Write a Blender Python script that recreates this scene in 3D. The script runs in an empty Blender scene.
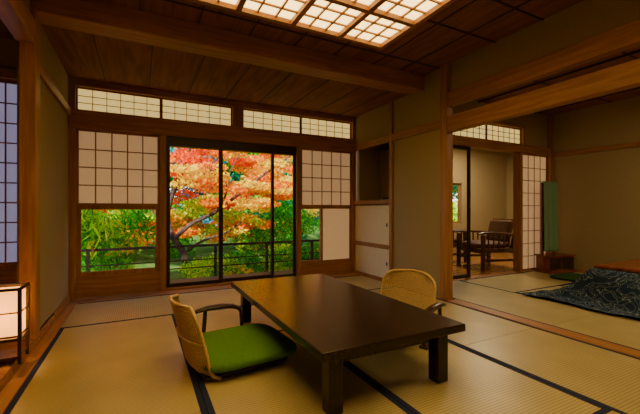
import bpy, math, random
import numpy as np
from mathutils import Vector, Matrix
random.seed(3)
S=bpy.context.scene
# ---------------------------------------------------------------- materials
def newmat(name):
    m=bpy.data.materials.new(name); m.use_nodes=True
    nt=m.node_tree; nt.nodes.clear()
    out=nt.nodes.new('ShaderNodeOutputMaterial')
    return m,nt,out
def N(nt,t,**kw):
    n=nt.nodes.new('ShaderNode'+t)
    for k,v in kw.items(): setattr(n,k,v)
    return n
def c4(c): return (c[0],c[1],c[2],1)
def ramp(nt,fac,cols,pos=None):
    r=N(nt,'ValToRGB'); e=r.color_ramp.elements
    pos=pos or [i/(len(cols)-1) for i in range(len(cols))]
    while len(e)<len(cols): e.new(.5)
    for i,(c,p) in enumerate(zip(cols,pos)): e[i].position=p; e[i].color=c4(c)
    nt.links.new(fac,r.inputs[0]); return r.outputs[0]
def principled(nt,out,rough=.5,spec=.5,metal=0):
    b=N(nt,'BsdfPrincipled'); b.inputs['Roughness'].default_value=rough
    b.inputs['Specular IOR Level'].default_value=spec; b.inputs['Metallic'].default_value=metal
    nt.links.new(b.outputs[0],out.inputs[0]); return b
def coords(nt,scale,kind='Object'):
    t=N(nt,'TexCoord'); m=N(nt,'Mapping'); m.inputs['Scale'].default_value=scale
    nt.links.new(t.outputs[kind],m.inputs[0]); return m.outputs[0]
def wood(name,a,b,scale=(1,12,12),rough=.45,spec=.4,bump=.05):
    m,nt,out=newmat(name); p=principled(nt,out,rough,spec)
    co=coords(nt,scale)
    n=N(nt,'TexNoise'); n.inputs['Scale'].default_value=2.2; n.inputs['Detail'].default_value=6; n.inputs['Distortion'].default_value=.6
    nt.links.new(co,n.inputs['Vector'])
    nt.links.new(ramp(nt,n.outputs[0],[a,b],[.35,.65]),p.inputs['Base Color'])
    bp=N(nt,'Bump'); bp.inputs['Strength'].default_value=bump; nt.links.new(n.outputs[0],bp.inputs['Height']); nt.links.new(bp.outputs[0],p.inputs['Normal'])
    return m
def noisy(name,a,b,scale=20,rough=.9,spec=.2,bump=.1,detail=5):
    m,nt,out=newmat(name); p=principled(nt,out,rough,spec)
    co=coords(nt,(1,1,1)); n=N(nt,'TexNoise'); n.inputs['Scale'].default_value=scale; n.inputs['Detail'].default_value=detail
    nt.links.new(co,n.inputs['Vector'])
    nt.links.new(ramp(nt,n.outputs[0],[a,b],[.3,.7]),p.inputs['Base Color'])
    bp=N(nt,'Bump'); bp.inputs['Strength'].default_value=bump; nt.links.new(n.outputs[0],bp.inputs['Height']); nt.links.new(bp.outputs[0],p.inputs['Normal'])
    return m
def flat(name,c,rough=.6,spec=.3,metal=0):
    m,nt,out=newmat(name); p=principled(nt,out,rough,spec,metal); p.inputs['Base Color'].default_value=c4(c); return m
def paper(name,c,emit,ec,tr=.4):
    m,nt,out=newmat(name)
    d=N(nt,'BsdfDiffuse'); t=N(nt,'BsdfTranslucent'); d.inputs[0].default_value=c4(c); t.inputs[0].default_value=c4(c)
    co=coords(nt,(1,1,1)); n=N(nt,'TexNoise'); n.inputs['Scale'].default_value=60; n.inputs['Detail'].default_value=3
    nt.links.new(co,n.inputs['Vector']); nt.links.new(ramp(nt,n.outputs[0],[tuple(x*.92 for x in c),c]),d.inputs[0])
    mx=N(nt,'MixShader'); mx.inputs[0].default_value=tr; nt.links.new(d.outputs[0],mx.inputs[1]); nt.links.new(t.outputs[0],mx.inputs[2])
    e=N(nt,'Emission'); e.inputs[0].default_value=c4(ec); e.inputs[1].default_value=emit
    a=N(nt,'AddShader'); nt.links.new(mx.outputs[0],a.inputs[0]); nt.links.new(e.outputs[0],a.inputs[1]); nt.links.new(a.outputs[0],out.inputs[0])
    return m
def glassm(name):
    m,nt,out=newmat(name); t=N(nt,'BsdfTransparent'); g=N(nt,'BsdfGlossy'); g.inputs['Roughness'].default_value=.02
    mx=N(nt,'MixShader'); mx.inputs[0].default_value=.03; nt.links.new(t.outputs[0],mx.inputs[1]); nt.links.new(g.outputs[0],mx.inputs[2]); nt.links.new(mx.outputs[0],out.inputs[0]); return m
def leafm(name):
    m,nt,out=newmat(name); at=N(nt,'Attribute'); at.attribute_name='leafcol'
    d=N(nt,'BsdfDiffuse'); t=N(nt,'BsdfTranslucent'); nt.links.new(at.outputs['Color'],d.inputs[0]); nt.links.new(at.outputs['Color'],t.inputs[0])
    mx=N(nt,'MixShader'); mx.inputs[0].default_value=.5; nt.links.new(d.outputs[0],mx.inputs[1]); nt.links.new(t.outputs[0],mx.inputs[2]); nt.links.new(mx.outputs[0],out.inputs[0]); return m
def tatami(name,axis):
    m,nt,out=newmat(name); p=principled(nt,out,.34,.6)
    co=coords(nt,(1,1,1),'Object')
    w=N(nt,'TexWave'); w.bands_direction=axis; w.inputs['Scale'].default_value=17; w.inputs['Distortion'].default_value=.8; w.inputs['Detail'].default_value=2
    nt.links.new(co,w.inputs['Vector'])
    n=N(nt,'TexNoise'); n.inputs['Scale'].default_value=3; n.inputs['Detail'].default_value=8; nt.links.new(co,n.inputs['Vector'])
    base=ramp(nt,n.outputs[0],[(.46,.375,.165),(.59,.48,.225)],[.3,.7])
    dk=ramp(nt,w.outputs[0],[(.62,.60,.55),(1,1,1)],[.0,.5])
    mx=N(nt,'Mix',data_type='RGBA',blend_type='MULTIPLY'); mx.inputs[0].default_value=.9
    nt.links.new(base,mx.inputs[6]); nt.links.new(dk,mx.inputs[7]); nt.links.new(mx.outputs[2],p.inputs['Base Color'])
    bp=N(nt,'Bump'); bp.inputs['Strength'].default_value=.15; bp.inputs['Distance'].default_value=.003; nt.links.new(w.outputs[0],bp.inputs['Height']); nt.links.new(bp.outputs[0],p.inputs['Normal'])
    return m
M={}
M['woodX']=wood('timber_x',(.30,.125,.035),(.44,.205,.07),(1,14,14))
M['woodY']=wood('timber_y',(.30,.125,.035),(.44,.205,.07),(14,1,14))
M['woodZ']=wood('timber_z',(.30,.125,.035),(.44,.205,.07),(14,14,1))
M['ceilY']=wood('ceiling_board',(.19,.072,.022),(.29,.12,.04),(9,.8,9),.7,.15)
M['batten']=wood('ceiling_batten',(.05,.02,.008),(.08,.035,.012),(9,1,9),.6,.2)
M['plaster']=noisy('earth_plaster',(.36,.275,.145),(.41,.32,.17),90,.95,.1,.15)
M['frame']=flat('dark_door_frame',(.028,.014,.008),.35,.4)
M['table']=wood('lacquered_walnut',(.016,.008,.0055),(.030,.014,.009),(14,1,14),.26,.5,.01)
M['darkw']=wood('dark_wood',(.03,.014,.008),(.06,.028,.014),(1,10,10),.3,.5,.02)
M['chairw']=wood('chair_wood',(.07,.025,.012),(.11,.045,.02),(1,10,10),.3,.5,.02)
M['redw']=wood('reddish_wood',(.16,.035,.015),(.26,.07,.03),(2,12,12),.25,.5,.02)
M['paper']=paper('shoji_paper',(.86,.68,.46),.17,(1,.68,.36),.22)  # slight warm emission imitates backlight through the paper
M['paperT']=paper('transom_paper',(.85,.74,.45),.65,(1,.76,.26),.12)  # glow put into the material to mimic backlit transoms
M['paperB']=paper('cool_shoji_paper',(.55,.52,.60),.22,(.6,.55,.85))  # cool emission stands in for daylight behind the alcove shoji
M['lightp']=paper('ceiling_light_paper',(.9,.85,.7),2.7,(1,.70,.25))
M['lampp']=paper('andon_paper',(.85,.62,.30),1.1,(1,.55,.14),.5)
M['glass']=glassm('window_glass')
M['tatY']=tatami('tatami_weave_y','Y'); M['tatX']=tatami('tatami_weave_x','X')
M['heri']=noisy('tatami_border_cloth',(.012,.018,.06),(.03,.038,.11),200,.8,.2)
M['fusuma']=noisy('fusuma_paper',(.80,.70,.52),(.86,.76,.58),40,.8,.2,.02)
M['green']=noisy('green_cushion_cloth',(.08,.22,.010),(.12,.29,.018),120,.9,.15,.15)
M['dgreen']=noisy('dark_green_cloth',(.02,.06,.02),(.04,.1,.03),60,.9,.2,.1)
M['rattan']=noisy('rattan',(.56,.36,.16),(.74,.52,.26),80,.5,.35,.1)
M['black']=flat('black_lacquer',(.01,.01,.01),.3)
M['brown']=noisy('brown_upholstery',(.07,.025,.014),(.12,.05,.025),30,.5,.4)
M['soil']=noisy('moss_ground',(.03,.10,.01),(.10,.17,.03),3,.95,.1,.4)
M['bark']=noisy('maple_bark',(.04,.025,.02),(.11,.07,.05),14,.9,.1,.5)
M['deck']=wood('deck_wood',(.10,.05,.025),(.17,.09,.045),(1,14,14),.5)
M['leaf']=leafm('leaf')
M['floorw']=wood('polished_floor_wood',(.30,.12,.035),(.42,.19,.06),(1,12,12),.22,.5,.02)
M['mirror']=flat('mirror_glass',(.8,.8,.8),.03,.5,1)
def kot():
    m,nt,out=newmat('kotatsu_print_cloth'); p=principled(nt,out,.9,.15)
    co=coords(nt,(1,1,1)); n=N(nt,'TexNoise'); n.inputs['Scale'].default_value=5; n.inputs['Detail'].default_value=1.5; n.inputs['Distortion'].default_value=3.0
    nt.links.new(co,n.inputs['Vector'])
    nt.links.new(ramp(nt,n.outputs[0],[(.014,.03,.06),(.014,.03,.06),(.25,.32,.33),(.02,.045,.08),(.016,.03,.06),(.2,.27,.29),(.015,.03,.06)],[0,.47,.49,.51,.58,.60,.62]),p.inputs['Base Color']); return m
M['kot']=kot()
# ---------------------------------------------------------------- builder
class MB:
    def __init__(s): s.v=[]; s.f=[]; s.mi=[]; s.mats=[]; s.sm=[]
    def mid(s,m):
        if m not in s.mats: s.mats.append(m)
        return s.mats.index(m)
    def box(s,x0,x1,y0,y1,z0,z1,m,T=None):
        b=len(s.v)
        P=[(x0,y0,z0),(x1,y0,z0),(x1,y1,z0),(x0,y1,z0),(x0,y0,z1),(x1,y0,z1),(x1,y1,z1),(x0,y1,z1)]
        if T is not None: P=[tuple(T@Vector(p)) for p in P]
        s.v+=P
        for f in [(0,3,2,1),(4,5,6,7),(0,1,5,4),(1,2,6,5),(2,3,7,6),(3,0,4,7)]:
            s.f.append(tuple(b+i for i in f)); s.mi.append(s.mid(m)); s.sm.append(False)
        return s
    def grid(s,fn,nu,nv,m,closed_u=False):
        b=len(s.v); 
        for j in range(nv+1):
            for i in range(nu+(0 if closed_u else 1)):
                s.v.append(tuple(fn(i/nu,j/nv)))
        row=nu+(0 if closed_u else 1)
        for j in range(nv):
            for i in range(nu):
                i2=(i+1)%row if closed_u else i+1
                s.f.append((b+j*row+i,b+j*row+i2,b+(j+1)*row+i2,b+(j+1)*row+i)); s.mi.append(s.mid(m)); s.sm.append(True)
        return s
    def tube(s,pts,rad,m,n=10,flatz=1):
        pts=[Vector(p) for p in pts]; R=rad if hasattr(rad,'__len__') else [rad]*len(pts)
        b=len(s.v); up=Vector((0,0,1)); prev=None
        for k,p in enumerate(pts):
            t=(pts[min(k+1,len(pts)-1)]-pts[max(k-1,0)]).normalized()
            if prev is None:
                a=t.cross(up); 
                if a.length<.1: a=t.cross(Vector((1,0,0)))
                a.normalize()
            else:
                a=(prev-t*prev.dot(t)).normalized()
            prev=a; c=t.cross(a)
            for i in range(n):
                th=2*math.pi*i/n; s.v.append(tuple(p+(a*math.cos(th)+c*math.sin(th)*flatz)*R[k]))
        for k in range(len(pts)-1):
            for i in range(n):
                j=(i+1)%n
                s.f.append((b+k*n+i,b+k*n+j,b+(k+1)*n+j,b+(k+1)*n+i)); s.mi.append(s.mid(m)); s.sm.append(True)
        s.f.append(tuple(b+i for i in range(n))[::-1]); s.mi.append(s.mid(m)); s.sm.append(False)
        s.f.append(tuple(b+(len(pts)-1)*n+i for i in range(n))); s.mi.append(s.mid(m)); s.sm.append(False)
        return s
    def make(s,name,parent=None,loc=(0,0,0),rot=0,bevel=0,center=True,seg=2):
        me=bpy.data.meshes.new(name)
        V=np.array(s.v,dtype=float); off=np.zeros(3)
        if center and parent is None:
            off=(V.min(0)+V.max(0))/2; off[2]=V[:,2].min(); V=V-off
        me.from_pydata(V.tolist(),[],s.f)
        for m in s.mats: me.materials.append(M[m] if isinstance(m,str) else m)
        me.polygons.foreach_set('material_index',s.mi); me.polygons.foreach_set('use_smooth',s.sm); me.update()
        o=bpy.data.objects.new(name,me); S.collection.objects.link(o)
        R=Matrix.Rotation(rot,4,'Z')
        o.location=Vector(loc)+R@Vector(off); o.rotation_euler=(0,0,rot)
        if bevel:
            b=o.modifiers.new('bevel','BEVEL'); b.width=bevel; b.segments=seg; b.limit_method='ANGLE'
        if parent: o.parent=parent; 
        return o
def empty(name,loc,rot=0):
    e=bpy.data.objects.new(name,None); S.collection.objects.link(e); e.location=loc; e.rotation_euler=(0,0,rot); e.empty_display_size=.1; return e
tn=[0]
def trim(x0,x1,y0,y1,z0,z1,m,bevel=.004):
    tn[0]+=1
    return MB().box(x0,x1,y0,y1,z0,z1,m).make('trim_%d'%tn[0],bevel=bevel)
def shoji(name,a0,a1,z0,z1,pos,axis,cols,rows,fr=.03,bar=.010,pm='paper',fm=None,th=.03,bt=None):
    b=MB(); fH='woodX' if axis=='x' else 'woodY'; fV='woodZ'
    if fm: fH=fV=fm
    def bx(u0,u1,w0,w1,t0,t1,m):
        if axis=='x': b.box(u0,u1,pos+t0,pos+t1,w0,w1,m)
        else: b.box(pos+t0,pos+t1,u0,u1,w0,w1,m)
    bt=bt or fr
    bx(a0,a0+fr,z0,z1,-th/2,th/2,fV); bx(a1-fr,a1,z0,z1,-th/2,th/2,fV)
    bx(a0+fr,a1-fr,z0,z0+bt,-th/2,th/2,fH); bx(a0+fr,a1-fr,z1-fr,z1,-th/2,th/2,fH)
    bx(a0+fr,a1-fr,z0+bt,z1-fr,-.002,.002,pm)
    for i in range(1,cols):
        c=a0+fr+(a1-a0-2*fr)*i/cols; bx(c-bar/2,c+bar/2,z0+bt,z1-fr,-.009,.009,fV)
    for i in range(1,rows):
        c=z0+bt+(z1-z0-bt-fr)*i/rows; bx(a0+fr,a1-fr,c-bar/2,c+bar/2,-.008,.008,fH)
    return b.make(name)
wn=[0]
def win(*a,**k):
    wn[0]+=1; return shoji('window_%d'%wn[0],*a,**k)
# ---------------------------------------------------------------- floor: tatami
MB().box(-1.75,8.1,-1.9,5.0,-.16,-.045,'deck').make('floor')
def mat_(x0,x1,y0,y1):
    b=MB(); g=.002; hw=.030
    x0+=g;x1-=g;y0+=g;y1-=g
    if x1-x0<y1-y0:
        b.box(x0+hw,x1-hw,y0,y1,-.045,0,'tatY'); b.box(x0,x0+hw,y0,y1,-.045,.0006,'heri'); b.box(x1-hw,x1,y0,y1,-.045,.0006,'heri')
    else:
        b.box(x0,x1,y0+hw,y1-hw,-.045,0,'tatX'); b.box(x0,x1,y0,y0+hw,-.045,.0006,'heri'); b.box(x0,x1,y1-hw,y1,-.045,.0006,'heri')
    b.make('tatami_mat')
A=-.6;B_=.3;C=1.2;D=2.1;E_=3.0
for q in [(A,C,3.63,4.53),(C,E_,3.63,4.53),(A,B_,1.83,3.63),(A,B_,.03,1.83),(B_,D,2.73,3.63),(B_,C,.93,2.73),(C,D,.93,2.73),
          (B_,D,.03,.93),(D,E_,1.83,3.63),(D,E_,.03,1.83),(A,C,-.87,.03),(C,E_,-.87,.03),(A,C,-1.77,-.87),(C,E_,-1.77,-.87)]: mat_(*q)
for q in [(3.15,4.05,1.8,3.55),(4.05,5.15,2.7,3.55),(5.15,6.27,2.7,3.55),(4.05,4.95,.9,2.7),(4.95,6.27,1.8,2.7),(4.95,6.27,.9,1.8),(3.15,4.05,0,1.8),(4.05,6.27,0,.9),(3.15,4.7,-.9,0),(4.7,6.27,-.9,0),(3.15,4.7,-1.77,-.9),(4.7,6.27,-1.77,-.9)]: mat_(*q)
trim(-.68,-.6,1.0,4.53,-.045,.004,'woodY'); trim(-.68,-.6,-1.8,1.0,-.045,.004,'woodY')
trim(-.68,3.05,4.53,4.72,-.045,.004,'woodX')
trim(3.0,3.15,-1.8,2.81,-.045,.006,'woodY'); trim(3.0,3.05,2.91,4.53,-.045,.006,'woodY')
trim(3.15,6.3,3.55,3.70,-.045,.006,'woodX')
# ---------------------------------------------------------------- ceilings
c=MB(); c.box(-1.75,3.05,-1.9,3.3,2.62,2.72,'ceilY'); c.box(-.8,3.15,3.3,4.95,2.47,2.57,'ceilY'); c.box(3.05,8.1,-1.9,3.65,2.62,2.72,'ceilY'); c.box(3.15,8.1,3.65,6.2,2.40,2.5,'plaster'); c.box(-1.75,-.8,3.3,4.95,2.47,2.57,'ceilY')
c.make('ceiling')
b=MB()
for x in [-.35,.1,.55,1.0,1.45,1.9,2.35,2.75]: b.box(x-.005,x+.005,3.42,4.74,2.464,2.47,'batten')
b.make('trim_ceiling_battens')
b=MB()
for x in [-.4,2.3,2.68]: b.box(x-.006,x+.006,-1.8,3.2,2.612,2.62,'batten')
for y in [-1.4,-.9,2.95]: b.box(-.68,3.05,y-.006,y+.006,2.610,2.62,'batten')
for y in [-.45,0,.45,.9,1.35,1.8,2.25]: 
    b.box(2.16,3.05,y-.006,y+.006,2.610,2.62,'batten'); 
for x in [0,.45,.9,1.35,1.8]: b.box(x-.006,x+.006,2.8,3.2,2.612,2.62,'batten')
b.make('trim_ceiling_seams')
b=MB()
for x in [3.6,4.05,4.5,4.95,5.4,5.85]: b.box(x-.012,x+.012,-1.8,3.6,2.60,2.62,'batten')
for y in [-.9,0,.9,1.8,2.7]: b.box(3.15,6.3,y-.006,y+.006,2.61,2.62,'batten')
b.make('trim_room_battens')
MB().box(-.75,3.05,3.2,3.42,2.44,2.62,'woodX').make('ceiling_beam',bevel=.01)
lx0,lx1,ly0,ly1=-.24,2.06,-.02,2.74
b=MB(); b.box(lx0,lx1,ly0,ly1,2.585,2.60,'lightp')
nx,ny=5,6; cw=(lx1-lx0)/nx; ch=(ly1-ly0)/ny
for i in range(nx+1):
    x=lx0+cw*i; b.box(x-.022,x+.022,ly0-.02,ly1+.02,2.545,2.62,'woodY')
for j in range(ny+1):
    y=ly0+ch*j; b.box(lx0-.02,lx1+.02,y-.022,y+.022,2.547,2.619,'woodX')
for i in range(nx):
    for k in (1,2): x=lx0+cw*(i+k/3); b.box(x-.007,x+.007,ly0,ly1,2.570,2.586,'woodY')
for j in range(ny):
    for k in (1,2): y=ly0+ch*(j+k/3); b.box(lx0,lx1,y-.007,y+.007,2.571,2.586,'woodX')
b.make('ceiling_light')
# ---------------------------------------------------------------- window wall
W=4.76
b=MB(); b.box(-.8,3.15,W+.02,W+.1,2.42,2.6,'woodX'); b.box(-.64,.22,W,W+.09,0,.24,'woodX'); b.box(2.11,3.0,W,W+.09,0,.2,'woodX')
b.make('wall_north')
trim(-.70,3.06,W-.05,W+.09,1.92,2.12,'woodX',.006)
trim(-.70,3.06,W-.03,W+.09,2.39,2.47,'woodX')
for x0,x1,z1 in [(-.70,-.64,2.47),(.22,.29,1.92),(2.04,2.11,1.92),(3.0,3.06,2.47)]: trim(x0,x1,W-.04,W+.09,0,z1,'woodZ')
trim(1.11,1.25,W-.03,W+.09,2.12,2.39,'woodZ')
trim(.29,2.04,W-.02,W+.09,-.02,.03,'woodX')
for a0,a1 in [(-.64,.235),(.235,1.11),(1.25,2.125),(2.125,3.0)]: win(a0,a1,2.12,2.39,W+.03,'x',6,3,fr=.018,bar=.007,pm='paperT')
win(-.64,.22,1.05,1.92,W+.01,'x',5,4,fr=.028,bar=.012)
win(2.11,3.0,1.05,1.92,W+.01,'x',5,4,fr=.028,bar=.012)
win(-.64,.22,.24,1.05,W+.05,'x',1,1,fr=.045,pm='glass',fm='woodZ',bt=.05)
win(2.11,2.50,.20,1.05,W+.06,'x',1,1,fr=.035,pm='glass',fm='woodZ')
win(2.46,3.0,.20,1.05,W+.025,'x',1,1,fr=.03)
dn=[0]
def door(*a,**k):
    dn[0]+=1; return shoji('door_%d'%dn[0],*a,**k)
door(.29,.98,.03,1.92,W+.03,'x',1,1,fr=.045,pm='glass',fm='frame',th=.03)
door(.95,1.72,.03,1.92,W+.065,'x',1,1,fr=.045,pm='glass',fm='frame',th=.03)
door(1.67,2.04,.03,1.92,W+.03,'x',1,1,fr=.035,pm='glass',fm='frame',th=.03)
trim(.29,2.04,W-.01,W+.085,1.80,1.921,'frame')
# ---------------------------------------------------------------- left wall + alcove
b=MB(); b.box(-.80,-.70,3.3,4.86,0,2.6,'plaster'); b.make('wall_west')
b=MB(); b.box(-.80,-.70,-1.9,1.0,0,2.72,'plaster'); b.make('wall_west_front')
MB().box(-1.75,-1.65,.9,4.0,-.1,2.72,'plaster').make('wall_alcove_side')
MB().box(-1.65,-.8,.9,1.0,-.1,2.72,'plaster').make('wall_alcove_front')
b=MB(); b.box(-1.65,-.8,3.92,4.0,0,.52,'woodX'); b.box(-1.65,-.8,3.92,4.0,2.18,2.62,'plaster'); b.make('wall_alcove_back')
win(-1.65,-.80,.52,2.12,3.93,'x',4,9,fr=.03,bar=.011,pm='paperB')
trim(-1.65,-.76,3.86,3.95,2.12,2.2,'woodX')
MB().box(-1.65,-.68,1.0,3.92,-.045,.07,'floorw').make('floor_alcove',bevel=.006)
trim(-.76,-.665,3.18,3.31,.07,2.62,'woodZ',.006); trim(-.80,-.68,.95,1.05,.0,2.62,'woodZ')
trim(-.78,-.67,1.0,3.2,2.2,2.36,'woodY'); MB().box(-.77,-.70,1.0,3.2,2.36,2.62,'plaster').make('wall_alcove_header')
trim(-.70,-.675,3.31,4.72,2.04,2.12,'woodY')
MB().box(-.70,-.685,3.31,4.72,.0,.07,'woodY').make('baseboard_west')
# ---------------------------------------------------------------- right wall
X=3.05
b=MB(); b.box(X,X+.06,2.91,3.81,0,2.62,'plaster'); b.box(X,X+.06,3.81,4.76,1.97,2.62,'plaster')
b.make('wall_east')
b=MB(); b.box(X+.1,3.85,3.69,3.76,0,2.5,'plaster'); b.box(X+.1,3.85,4.76,4.86,0,2.5,'plaster'); b.box(3.75,3.85,3.76,4.76,0,2.5,'plaster'); b.make('wall_closet')
trim(3.0,3.10,2.81,2.91,0,2.62,'woodZ',.006); trim(3.02,3.10,3.78,3.84,0,2.47,'woodZ')
trim(3.025,3.06,2.91,4.76,1.93,2.03,'woodY'); 
trim(3.01,3.11,-1.8,2.81,1.86,2.03,'woodY',.008); trim(3.02,3.10,-1.8,2.81,2.14,2.30,'woodY',.008)
MB().box(X,X+.08,-1.8,2.81,2.30,2.62,'plaster').make('wall_east_header')
MB().box(X,X+.1,-1.9,-.9,0,1.86,'plaster').make('wall_east_front')
b=MB(); b.box(3.08,3.75,3.84,4.76,1.10,1.14,'woodY'); b.box(3.55,3.6,3.84,4.76,1.14,1.97,'plaster')
b.box(3.02,3.08,3.84,4.76,1.09,1.145,'woodY')
b.make('shelf_niche')
b=MB()
for z0,z1 in [(.03,.47),(.50,1.08)]:
    y0,y1=3.845,4.755; xx=3.045
    b.box(xx,xx+.018,y0+.016,y1-.016,z0+.016,z1-.016,'fusuma')
    b.box(xx-.003,xx+.02,y0,y0+.016,z0,z1,'woodZ'); b.box(xx-.003,xx+.02,y1-.016,y1,z0,z1,'woodZ')
    b.box(xx-.003,xx+.02,y0+.016,y1-.016,z0,z0+.016,'woodY'); b.box(xx-.003,xx+.02,y0+.016,y1-.016,z1-.016,z1,'woodY')
    b.box(xx-.003,xx+.001,y0+.06,y0+.085,(z0+z1)/2-.025,(z0+z1)/2+.025,'black')
b.box(3.02,3.1,3.84,4.76,.47,.50,'woodY'); b.box(3.02,3.1,3.84,4.76,0,.03,'woodY')
b.make('fusuma_cupboard')
b=MB(); b.box(3.12,3.28,3.92,4.12,1.142,1.18,'black'); 
b.box(3.14,3.27,3.93,3.98,1.18,1.215,'black'); b.box(3.13,3.17,3.925,3.985,1.20,1.235,'black'); b.box(3.24,3.28,3.925,3.985,1.20,1.235,'black'); b.box(3.13,3.28,3.935,3.975,1.225,1.25,'black')
b.make('telephone',bevel=.006)
MB().box(-.8,6.4,-1.9,-1.8,-.1,2.72,'plaster').make('wall_south')
# ---------------------------------------------------------------- second room
MB().box(3.10,6.4,3.6,3.68,2.34,2.62,'plaster').make('wall_room_north_header'); MB().box(3.10,3.87,3.6,3.68,0,2.34,'plaster').make('wall_room_north_left'); MB().box(5.55,6.4,3.6,3.68,2.06,2.34,'plaster').make('wall_room_north_right')
MB().box(6.3,6.4,-1.8,3.6,-.1,2.72,'plaster').make('wall_room_east')
trim(3.85,6.3,3.56,3.70,1.93,2.06,'woodX'); trim(3.85,5.6,3.57,3.69,2.32,2.37,'woodX')
trim(3.82,3.87,3.57,3.69,0,2.34,'woodZ'); trim(5.44,5.51,3.57,3.69,0,1.93,'woodZ'); trim(5.53,5.58,3.57,3.69,2.06,2.34,'woodZ')
trim(6.22,6.30,3.54,3.62,0,2.62,'woodZ')
trim(6.27,6.30,-1.8,3.55,1.90,1.97,'woodY'); MB().box(6.28,6.30,-1.8,3.55,.0,.05,'woodY').make('baseboard_east')
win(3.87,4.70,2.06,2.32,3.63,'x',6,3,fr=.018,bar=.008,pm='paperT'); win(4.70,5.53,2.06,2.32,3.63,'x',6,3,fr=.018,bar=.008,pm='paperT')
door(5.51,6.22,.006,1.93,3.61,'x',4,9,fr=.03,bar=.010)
door(3.89,4.36,.006,1.93,3.64,'x',1,1,fr=.045,pm='glass',fm='frame')
# sunroom
b=MB(); b.box(3.85,8.1,5.6,5.7,0,.7,'plaster'); b.box(3.85,8.1,5.6,5.7,1.6,2.5,'plaster'); b.box(3.85,5.0,5.6,5.7,.7,1.6,'plaster'); b.box(6.45,8.1,5.6,5.7,.7,1.6,'plaster'); b.make('wall_sunroom_north')
b=MB(); b.box(8.0,8.1,3.6,5.7,0,2.5,'plaster'); b.box(6.4,8.1,3.6,3.7,0,2.5,'plaster'); b.box(3.75,3.85,4.86,5.7,0,2.5,'plaster'); b.make('wall_sunroom_side')
win(5.0,5.75,.7,1.6,5.65,'x',1,1,fr=.04,pm='glass',fm='woodZ'); win(5.70,6.45,.7,1.6,5.67,'x',1,1,fr=.04,pm='glass',fm='woodZ')
MB().box(3.85,8.0,3.70,5.6,-.045,.0,'floorw').make('floor_sunroom')
# ---------------------------------------------------------------- low table
T=empty('low_table',(1.205,2.325,.001))
b=MB(); b.box(-.465,.465,-.905,.905,.30,.345,'table'); b.make('top',T,bevel=.006)
b=MB(); b.box(-.36,.36,-.80,-.77,.235,.30,'table'); b.box(-.36,.36,.77,.80,.235,.30,'table'); b.box(-.37,-.34,-.80,.80,.235,.30,'table'); b.box(.34,.37,-.80,.80,.235,.30,'table'); b.make('apron',T)
k=0
for sx in (-1,1):
    for sy in (-1,1):
        k+=1; b=MB(); b.box(sx*.355-.04,sx*.355+.04,sy*.80-.04,sy*.80+.04,0,.30,'table'); b.make('leg_%d'%k,T,bevel=.006)
# ---------------------------------------------------------------- zaisu
def cushion(b,m,cx,cy,z0,w,d,h,n=28,e=5):
    def fn(u,v):
        ph=-math.pi/2+math.pi*v; th=2*math.pi*u
        def sp(x,p): return math.copysign(abs(x)**p,x)
        r=sp(math.cos(ph),.55); 
        x=r*sp(math.cos(th),2/e); y=r*sp(math.sin(th),2/e)
        z=sp(math.sin(ph),.8)*(1+.12*math.cos(x*2)*math.cos(y*2))
        return (cx+w/2*x,cy+d/2*y,z0+h/2+h/2*z*.9)
    b.grid(fn,n*2,n//2+4,m,closed_u=True)
def zaisu(loc,rot):
    Z=empty('floor_chair',loc,rot)
    b=MB(); 
    b.box(-.25,.28,-.25,.25,.012,.035,'darkw'); b.box(-.22,.24,-.22,-.19,0,.012,'darkw'); b.box(-.22,.24,.19,.22,0,.012,'darkw'); b.make('seat_board',Z,bevel=.01)
    b=MB(); cushion(b,'green',.055,0,.030,.64,.64,.11); b.make('cushion',Z)
    H=.43
    def P(s,t,off=0):
        hw=.265*(1-.06*t-.26*max(0,(t-.74)/.26)**2.5)
        y=s*hw; z=.015+H*t*(1-.03*s*s*t)
        x=-.285-.10*t**1.2+.07*abs(s)**2.4+off
        if t<.12: x+= .05*(1-t/.12)**2
        return (x,y,z)
    b=MB(); nu,nv=34,28
    b.grid(lambda u,v:P(u*2-1,v),nu,nv,'rattan'); o=b.make('woven_back',Z)
    w=o.modifiers.new('w','WIREFRAME'); w.thickness=.0105; w.use_replace=True; w.use_even_offset=False
    b=MB(); pts=[P(-1,t/14) for t in range(15)]+[P(-1+2*s/14,1) for s in range(1,14)]+[P(1,1-t/14) for t in range(15)]
    b.tube(pts,.011,'rattan',8); b.tube([P(-1+2*s/12,.03) for s in range(13)],.011,'rattan',8)
    b.tube([P(-1+2*s/12,.5,-.012) for s in range(13)],.007,'rattan',8)
    b.make('back_frame',Z)
    b=MB(); y=.375
    pts=[(-.17,y,.235),(-.14,y,.25),(-.06,y,.262),(.04,y,.262),(.13,y,.25),(.18,y,.225),(.20,y,.18)]
    b.tube(pts,[.016,.026,.034,.036,.034,.028,.018],'darkw',12,.55)
    b.tube([(-.10,y,0),(-.09,y,.12),(-.08,y,.25)],.016,'darkw',8); b.tube([(.20,y,0),(.205,y,.10),(.198,y,.19)],.016,'darkw',8)
    b.box(-.12,.22,y-.03,y+.03,0,.02,'darkw')
    b.make('armrest',Z,bevel=.004)
zaisu((.555,2.37,.001),math.radians(6)); zaisu((1.87,2.34,.001),math.radians(202))
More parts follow.
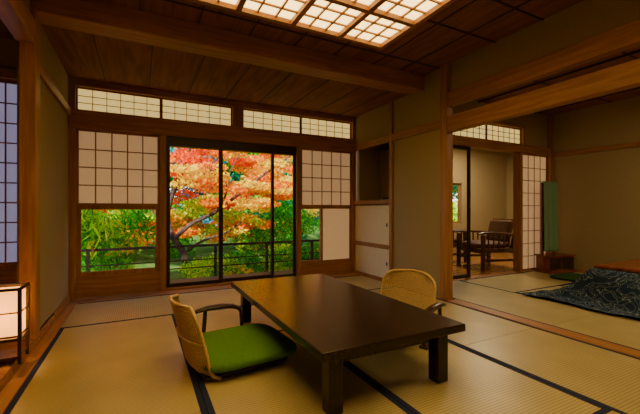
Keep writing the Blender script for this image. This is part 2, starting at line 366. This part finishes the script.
# ---------------------------------------------------------------- andon lamp
L=empty('paper_floor_lamp',(-.73,2.80,.072))
w=.085; u_=w-.008
b=MB()
b.box(-u_,u_,-u_,-u_+.002,.17,.44,'lampp'); b.box(-u_,u_,u_-.002,u_,.17,.44,'lampp'); b.box(-u_,-u_+.002,-u_+.002,u_-.002,.17,.44,'lampp'); b.box(u_-.002,u_,-u_+.002,u_-.002,.17,.44,'lampp')
b.make('shade',L)
b=MB()
for sx in (-1,1):
    for sy in (-1,1): b.box(sx*w-.009,sx*w+.009,sy*w-.009,sy*w+.009,0,.46,'darkw')
for z in (.15,.31,.45):
    t=.008 if z!=.31 else .004
    for s in (-1,1):
        b.box(-w,w,s*w-t,s*w+t,z-t,z+t,'darkw'); b.box(s*w-t,s*w+t,-w,w,z-t,z+t,'darkw')
b.box(-w,w,-w,w,.03,.045,'darkw'); b.make('frame',L)
# ---------------------------------------------------------------- kotatsu
K=empty('kotatsu',(4.97,1.56,.002))
def kfn(u,v):
    x=(u*2-1); y=(v*2-1); W2,D2=1.0,1.0; tx,ty=.52,.52
    px=x*W2; py=y*D2
    e=max(abs(px)-tx,abs(py)-ty,0); s=min(1,e/.30)
    z=.345*(1-s*s*(3-2*s))
    z+=.014+.022*math.sin(px*21+py*9)*math.sin(py*17-px*5)*min(1,e/.1)*(1 if e<.43 else .3)+.014*min(1,e*6)
    z=max(z,.006)
    px*=1+.03*math.sin(py*7); py*=1+.03*math.sin(px*6+1)
    return (px,py,z)
b=MB(); b.grid(kfn,90,90,'kot'); b.make('quilt',K)
b=MB(); b.box(-.52,.55,-.52,.52,.362,.395,'redw'); b.make('table_top',K,bevel=.008)
b=MB()
for sx in (-1,1):
    for sy in (-1,1): b.box(sx*.42-.03,sx*.42+.03,sy*.42-.03,sy*.42+.03,0,.34,'redw')
b.make('legs',K)
b=MB(); cushion(b,'dgreen',5.62,2.86,.003,.56,.5,.05); b.make('zabuton_cushion')
Dm=empty('dressing_mirror',(5.96,3.33,.002),math.radians(-12))
b=MB(); b.box(-.25,.25,-.12,.12,.04,.26,'redw'); b.box(-.27,.27,-.14,.14,.26,.285,'redw'); b.box(-.26,.26,-.13,.13,0,.04,'redw')
for x in (-.125,.125): b.box(x-.115,x+.115,-.127,-.12,.06,.24,'darkw'); b.box(x-.02,x+.02,-.133,-.127,.14,.155,'black')
b.make('drawer_base',Dm,bevel=.005)
b=MB(); sx=-.10
b.box(sx-.13,sx-.10,.02,.05,.285,1.44,'redw'); b.box(sx+.10,sx+.13,.02,.05,.285,1.44,'redw'); b.box(sx-.10,sx+.10,.02,.05,1.41,1.44,'redw'); b.box(sx-.10,sx+.10,.02,.05,.34,.37,'redw'); b.box(sx-.10,sx+.10,.03,.04,.37,1.41,'mirror'); b.make('mirror_panel',Dm)
M['cloth']=noisy('green_mirror_cloth',(.15,.28,.15),(.20,.34,.18),50,.9,.2)
b=MB()
def cf(u,v):
    x=sx-.145+.29*u; f=.008*math.sin(u*19)
    if v<.05: return (x,.065-.08*(v/.05),1.455)
    q=(v-.05)/.95; return (x*(1-.03*q),-.015-.01*q+f*q,1.455-1.12*q)
b.grid(cf,30,30,'cloth'); o=b.make('cloth_cover',Dm); sm=o.modifiers.new('s','SOLIDIFY'); sm.thickness=.004
# ---------------------------------------------------------------- armchairs
def armchair(loc,rot):
    Z=empty('armchair',loc,rot)
    b=MB()
    for y in (-.33,.33):
        b.box(.27,.33,y-.025,y+.025,0,.58,'chairw'); b.box(-.36,-.30,y-.025,y+.025,0,.58,'chairw')
        b.tube([(.40,y,.60),(.30,y,.62),(.1,y,.615),(-.15,y,.60),(-.40,y,.58)],[.03,.042,.045,.045,.035],'chairw',10,.5)
        b.box(-.30,.28,y-.015,y+.015,.14,.18,'chairw'); b.box(-.30,.28,y-.018,y+.018,.29,.36,'chairw')
        for k in range(5): x=-.2+.1*k; b.box(x-.01,x+.01,y-.01,y+.01,.36,.60,'chairw')
    b.box(.24,.29,-.31,.31,.27,.34,'chairw'); b.box(-.32,-.28,-.31,.31,.27,.34,'chairw')
    R=Matrix.Translation((-.28,0,.36))@Matrix.Rotation(math.radians(-16),4,'Y')
    for y in (-.29,.29): b.box(-.02,.02,y-.02,y+.02,-.06,.48,'chairw',R)
    b.box(-.02,.02,-.29,.29,.43,.50,'chairw',R)
    for k in range(6): y=-.2+.08*k; b.box(-.01,.01,y-.012,y+.012,-.0,.44,'chairw',R)
    b.make('wood_frame',Z,bevel=.006)
    b=MB(); cushion(b,'brown',.02,0,.33,.62,.60,.14); b.make('seat_cushion',Z)
    b=MB(); b.box(.02,.11,-.26,.26,.08,.45,'brown',R); b.make('back_cushion',Z,bevel=.03,seg=4)
armchair((5.40,4.18,.001),math.radians(166)); armchair((5.30,5.10,.001),math.radians(-6))
# ---------------------------------------------------------------- veranda, garden
b=MB()
for i in range(8): b.box(-1.6,3.7,4.87+.11*i,4.87+.11*i+.102,-.10,-.05,'deck')
for x in (-1.4,.6,2.4,3.5): b.box(x,x+.09,4.9,5.7,-.45,-.10,'deck')
b.make('veranda_deck')
b=MB()
for z,r in ((.44,.022),(.22,.010),(.10,.010)): b.box(-1.6,3.7,5.80-r,5.80+r,z-r*.8,z+r*.8,'bark')
for i in range(7): x=-1.5+.86*i; b.box(x-.02,x+.02,5.78,5.82,-.45,.45,'bark')
b.make('veranda_railing')
MB().box(-2.2,8.2,4.96,5.35,2.60,2.68,'deck').make('eaves')
b=MB()
def gf(u,v):
    x=-16+40*u; y=4.9+26*v; return (x,y,-.45+.12*math.sin(x*.9)*math.cos(y*.7)+ (max(0,y-9)*.10))
b.grid(gf,60,40,'soil'); b.make('ground')
def leaves(name,cl,size,pal,seed,asp=.55,up=.0):
    r=np.random.RandomState(seed); Vs=[];Cs=[]
    for (cx,cy,cz,rx,ry,rz,n,pi) in cl:
        p=r.normal(size=(n,3)); p/=np.linalg.norm(p,axis=1)[:,None]; p*= (r.uniform(.15,1,size=(n,1)))**.45
        p=p*np.array([rx,ry,rz])+np.array([cx,cy,cz])
        a=r.normal(size=(n,3)); a[:,2]+=up; a/=np.linalg.norm(a,axis=1)[:,None]
        t=r.normal(size=(n,3)); bb=np.cross(a,t); bb/=np.linalg.norm(bb,axis=1)[:,None]
        s=size*r.uniform(.6,1.3,size=(n,1))
        q=np.stack([p-a*s,p+bb*s*asp,p+a*s,p-bb*s*asp],1); Vs.append(q.reshape(-1,3))
        P=np.array(pal[pi]); k=r.randint(0,len(P),n); c=P[k]*r.uniform(.7,1.25,size=(n,1)); Cs.append(c)
    V=np.concatenate(Vs); Cc=np.clip(np.concatenate(Cs),0,1); nq=len(V)//4
    off=np.array([cl[0][0],cl[0][1],V[:,2].min()]); V=V-off
    me=bpy.data.meshes.new(name); me.from_pydata(V.tolist(),[],np.arange(len(V)).reshape(-1,4).tolist())
    at=me.attributes.new('leafcol','FLOAT_COLOR','FACE'); at.data.foreach_set('color',np.concatenate([Cc,np.ones((nq,1))],1).ravel())
    me.materials.append(M['leaf']); o=bpy.data.objects.new(name,me); o.location=off; S.collection.objects.link(o); return o
pal={'red':[(1,.08,.001),(1,.14,.002),(.9,.04,.001),(1,.22,.003)],
 'org':[(1,.26,.002),(1,.38,.004),(1,.17,.002),(1,.52,.006)],
 'yel':[(1,.70,.01),(1,.82,.01),(1,.50,.006)],
 'lime':[(.38,.75,.01),(.6,.85,.01),(.25,.6,.01),(.85,.9,.015)],
 'grn':[(.03,.36,.01),(.06,.50,.015),(.12,.58,.02),(.02,.27,.01)],
 'dk':[(.015,.13,.015),(.02,.2,.02),(.015,.14,.05)],
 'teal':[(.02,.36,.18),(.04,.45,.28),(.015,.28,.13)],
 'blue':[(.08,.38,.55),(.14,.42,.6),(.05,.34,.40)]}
TR=(.9,7.8,-.4)
tree=empty('maple_tree',TR)
b=MB()
def br(pts,r0,r1):
    P=[Vector(p)+Vector((0,.2,0))-Vector(TR) for p in pts]; out=[]
    for i in range(len(P)-1):
        p0=P[max(i-1,0)];p1=P[i];p2=P[i+1];p3=P[min(i+2,len(P)-1)]
        for k in range(6):
            t=k/6; out.append(.5*((2*p1)+(-p0+p2)*t+(2*p0-5*p1+4*p2-p3)*t*t+(-p0+3*p1-3*p2+p3)*t**3))
    out.append(P[-1]); n=len(out); b.tube(out,[r0+(r1-r0)*i/(n-1) for i in range(n)],'bark',8)
br([(.9,7.6,-.4),(.8,7.55,.1),(.55,7.5,.55),(.5,7.5,1.0),(.65,7.5,1.5),(.9,7.5,2.2),(1.0,7.5,3.2)],.08,.03)
br([(.62,7.5,.42),(.95,7.45,.72),(1.4,7.4,.95),(1.9,7.3,1.35),(2.6,7.3,1.9),(3.3,7.3,2.4)],.05,.015)
br([(.5,7.5,.9),(.2,7.4,1.2),(-.2,7.3,1.5),(-.9,7.2,1.9)],.045,.012)
br([(.6,7.5,1.4),(1.1,7.3,1.7),(1.5,7.2,2.2),(1.7,7.3,2.8)],.035,.012)
br([(1.4,7.4,.95),(1.6,7.3,1.3),(1.65,7.3,1.7),(1.9,7.3,2.2)],.03,.01)
br([(.8,7.55,.1),(1.2,7.6,.35),(1.7,7.7,.5),(2.3,7.8,.9)],.035,.012)
br([(.52,7.5,.7),(.25,7.5,.95),(.1,7.5,1.4),(.2,7.5,2.0)],.03,.01)
b.make('trunk',tree)
cl=[];r=random.Random(11)
for i in range(185):
    x=r.uniform(-1.6,5.4); z=r.uniform(.95,3.6); y=r.uniform(7.45,9.3)
    if x>2.6 and z<1.25: z+=.3
    q=r.random()
    k='yel' if q<(.18 if x<1.2 else .34) else ('red' if q<(.58 if x<1.3 else .44) else 'org')
    cl.append((x,y,z,r.uniform(.2,.45),r.uniform(.25,.45),r.uniform(.08,.17),270,k))
for i in range(18): cl.append((r.uniform(-.2,3.8),r.uniform(7.0,7.4),r.uniform(1.4,2.5),.35,.25,.08,140,r.choice(['org','yel','yel'])))
for i in range(36): cl.append((r.uniform(.2,2.7),r.uniform(8.0,9.0),r.uniform(.5,1.3),.3,.3,.12,220,r.choice(['red','org','yel','lime'])))
o=leaves('foliage',cl,.042,pal,21,.5); 
o.parent=tree; o.location=o.location-tree.location
cl=[]
for i in range(150):
    x=r.uniform(-8,24); z=r.uniform(0,6.5); y=r.uniform(15.5,18)
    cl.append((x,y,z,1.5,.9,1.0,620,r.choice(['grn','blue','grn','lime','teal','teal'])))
leaves('background_trees',cl,.14,pal,31,.6)
cl=[]
for i in range(34):
    x=r.uniform(-3,12); y=r.uniform(12.8,13.8); z=r.uniform(1.6,4.2)
    cl.append((x,y,z,.9,.6,.5,480,r.choice(['yel','lime','org','teal','org','teal'])))
leaves('autumn_trees',cl,.075,pal,33,.6)
cl=[]
for i in range(80):
    x=r.uniform(-3,9); y=r.uniform(10.1,11.5); z=r.uniform(-.2,.85)+(y-9)*.12
    cl.append((x,y,z,.5,.45,.35,360,r.choice(['grn','lime','grn','teal','grn','yel','org'])))
leaves('garden_shrubs',cl,.055,pal,35,.5)
cl=[]
for i in range(44):
    x=r.uniform(.85,6); y=r.uniform(6.3,6.8); z=r.uniform(-.35,.05)+max(0,min(.15,(x-1.5)*.1))
    cl.append((x,y,z,.35,.35,.20,380,r.choice(['yel','lime','lime','grn','grn'])))
leaves('azalea_bushes',cl,.035,pal,37,.5)
cl=[]
for i in range(40):
    x=r.uniform(-3.4,-.1); y=r.uniform(6.3,6.7); z=r.uniform(-.3,.9)
    cl.append((x,y,z,.4,.3,.35,240,r.choice(['grn','grn','lime','teal','lime'])))
leaves('bamboo_grass',cl,.12,pal,39,.12,.8)
# ---------------------------------------------------------------- lights
w=bpy.data.worlds.new('World'); S.world=w; w.use_nodes=True; nt=w.node_tree; nt.nodes.clear()
o=nt.nodes.new('ShaderNodeOutputWorld'); bg=nt.nodes.new('ShaderNodeBackground'); sk=nt.nodes.new('ShaderNodeTexSky')
sk.sky_type='NISHITA'; sk.sun_disc=False; sk.sun_elevation=math.radians(40); sk.sun_rotation=math.radians(200)
nt.links.new(sk.outputs[0],bg.inputs[0]); bg.inputs[1].default_value=.62; nt.links.new(bg.outputs[0],o.inputs[0])
sd=bpy.data.lights.new('sun','SUN'); sd.energy=13; sd.angle=.02; sd.color=(1,.93,.82); so=bpy.data.objects.new('sun_light',sd); S.collection.objects.link(so)
so.rotation_euler=Vector((.35,.75,-.7)).to_track_quat('-Z','Y').to_euler(); so.location=(0,-5,10)
def area(name,loc,sx,sy,e,col,rot=(0,0,0)):
    l=bpy.data.lights.new(name,'AREA'); l.shape='RECTANGLE'; l.size=sx; l.size_y=sy; l.energy=e; l.color=col
    q=bpy.data.objects.new(name,l); q.location=loc; q.rotation_euler=rot; S.collection.objects.link(q); return q
b=MB(); b.box(4.3,5.1,.3,1.1,2.52,2.60,'lightp'); b.box(4.27,5.13,.27,.30,2.50,2.62,'woodX'); b.box(4.27,5.13,1.10,1.13,2.50,2.62,'woodX'); b.box(4.27,4.30,.27,1.13,2.50,2.62,'woodY'); b.box(5.10,5.13,.27,1.13,2.50,2.62,'woodY'); b.make('room_ceiling_light')
area('room_lamp',(4.7,.7,2.49),.7,.7,32,(1,.76,.42))
area('sunroom_fill',(6.0,4.6,2.37),.5,.5,45,(1,.8,.48))  # added fill light without a fixture, brightens the sunroom
pl=bpy.data.lights.new('andon_bulb','POINT'); pl.energy=4; pl.color=(1,.6,.25); pl.shadow_soft_size=.03
q=bpy.data.objects.new('andon_bulb',pl); q.location=(0,0,.30); S.collection.objects.link(q); q.parent=L
# ---------------------------------------------------------------- camera
cd=bpy.data.cameras.new('camera'); cd.sensor_width=36; cd.lens=36*352/640; cd.shift_y=3/640; cd.clip_start=.02
co=bpy.data.objects.new('camera',cd); S.collection.objects.link(co); co.location=(0,0,1.0)
co.rotation_euler=(math.radians(90),0,-math.radians(27.1)); S.camera=co
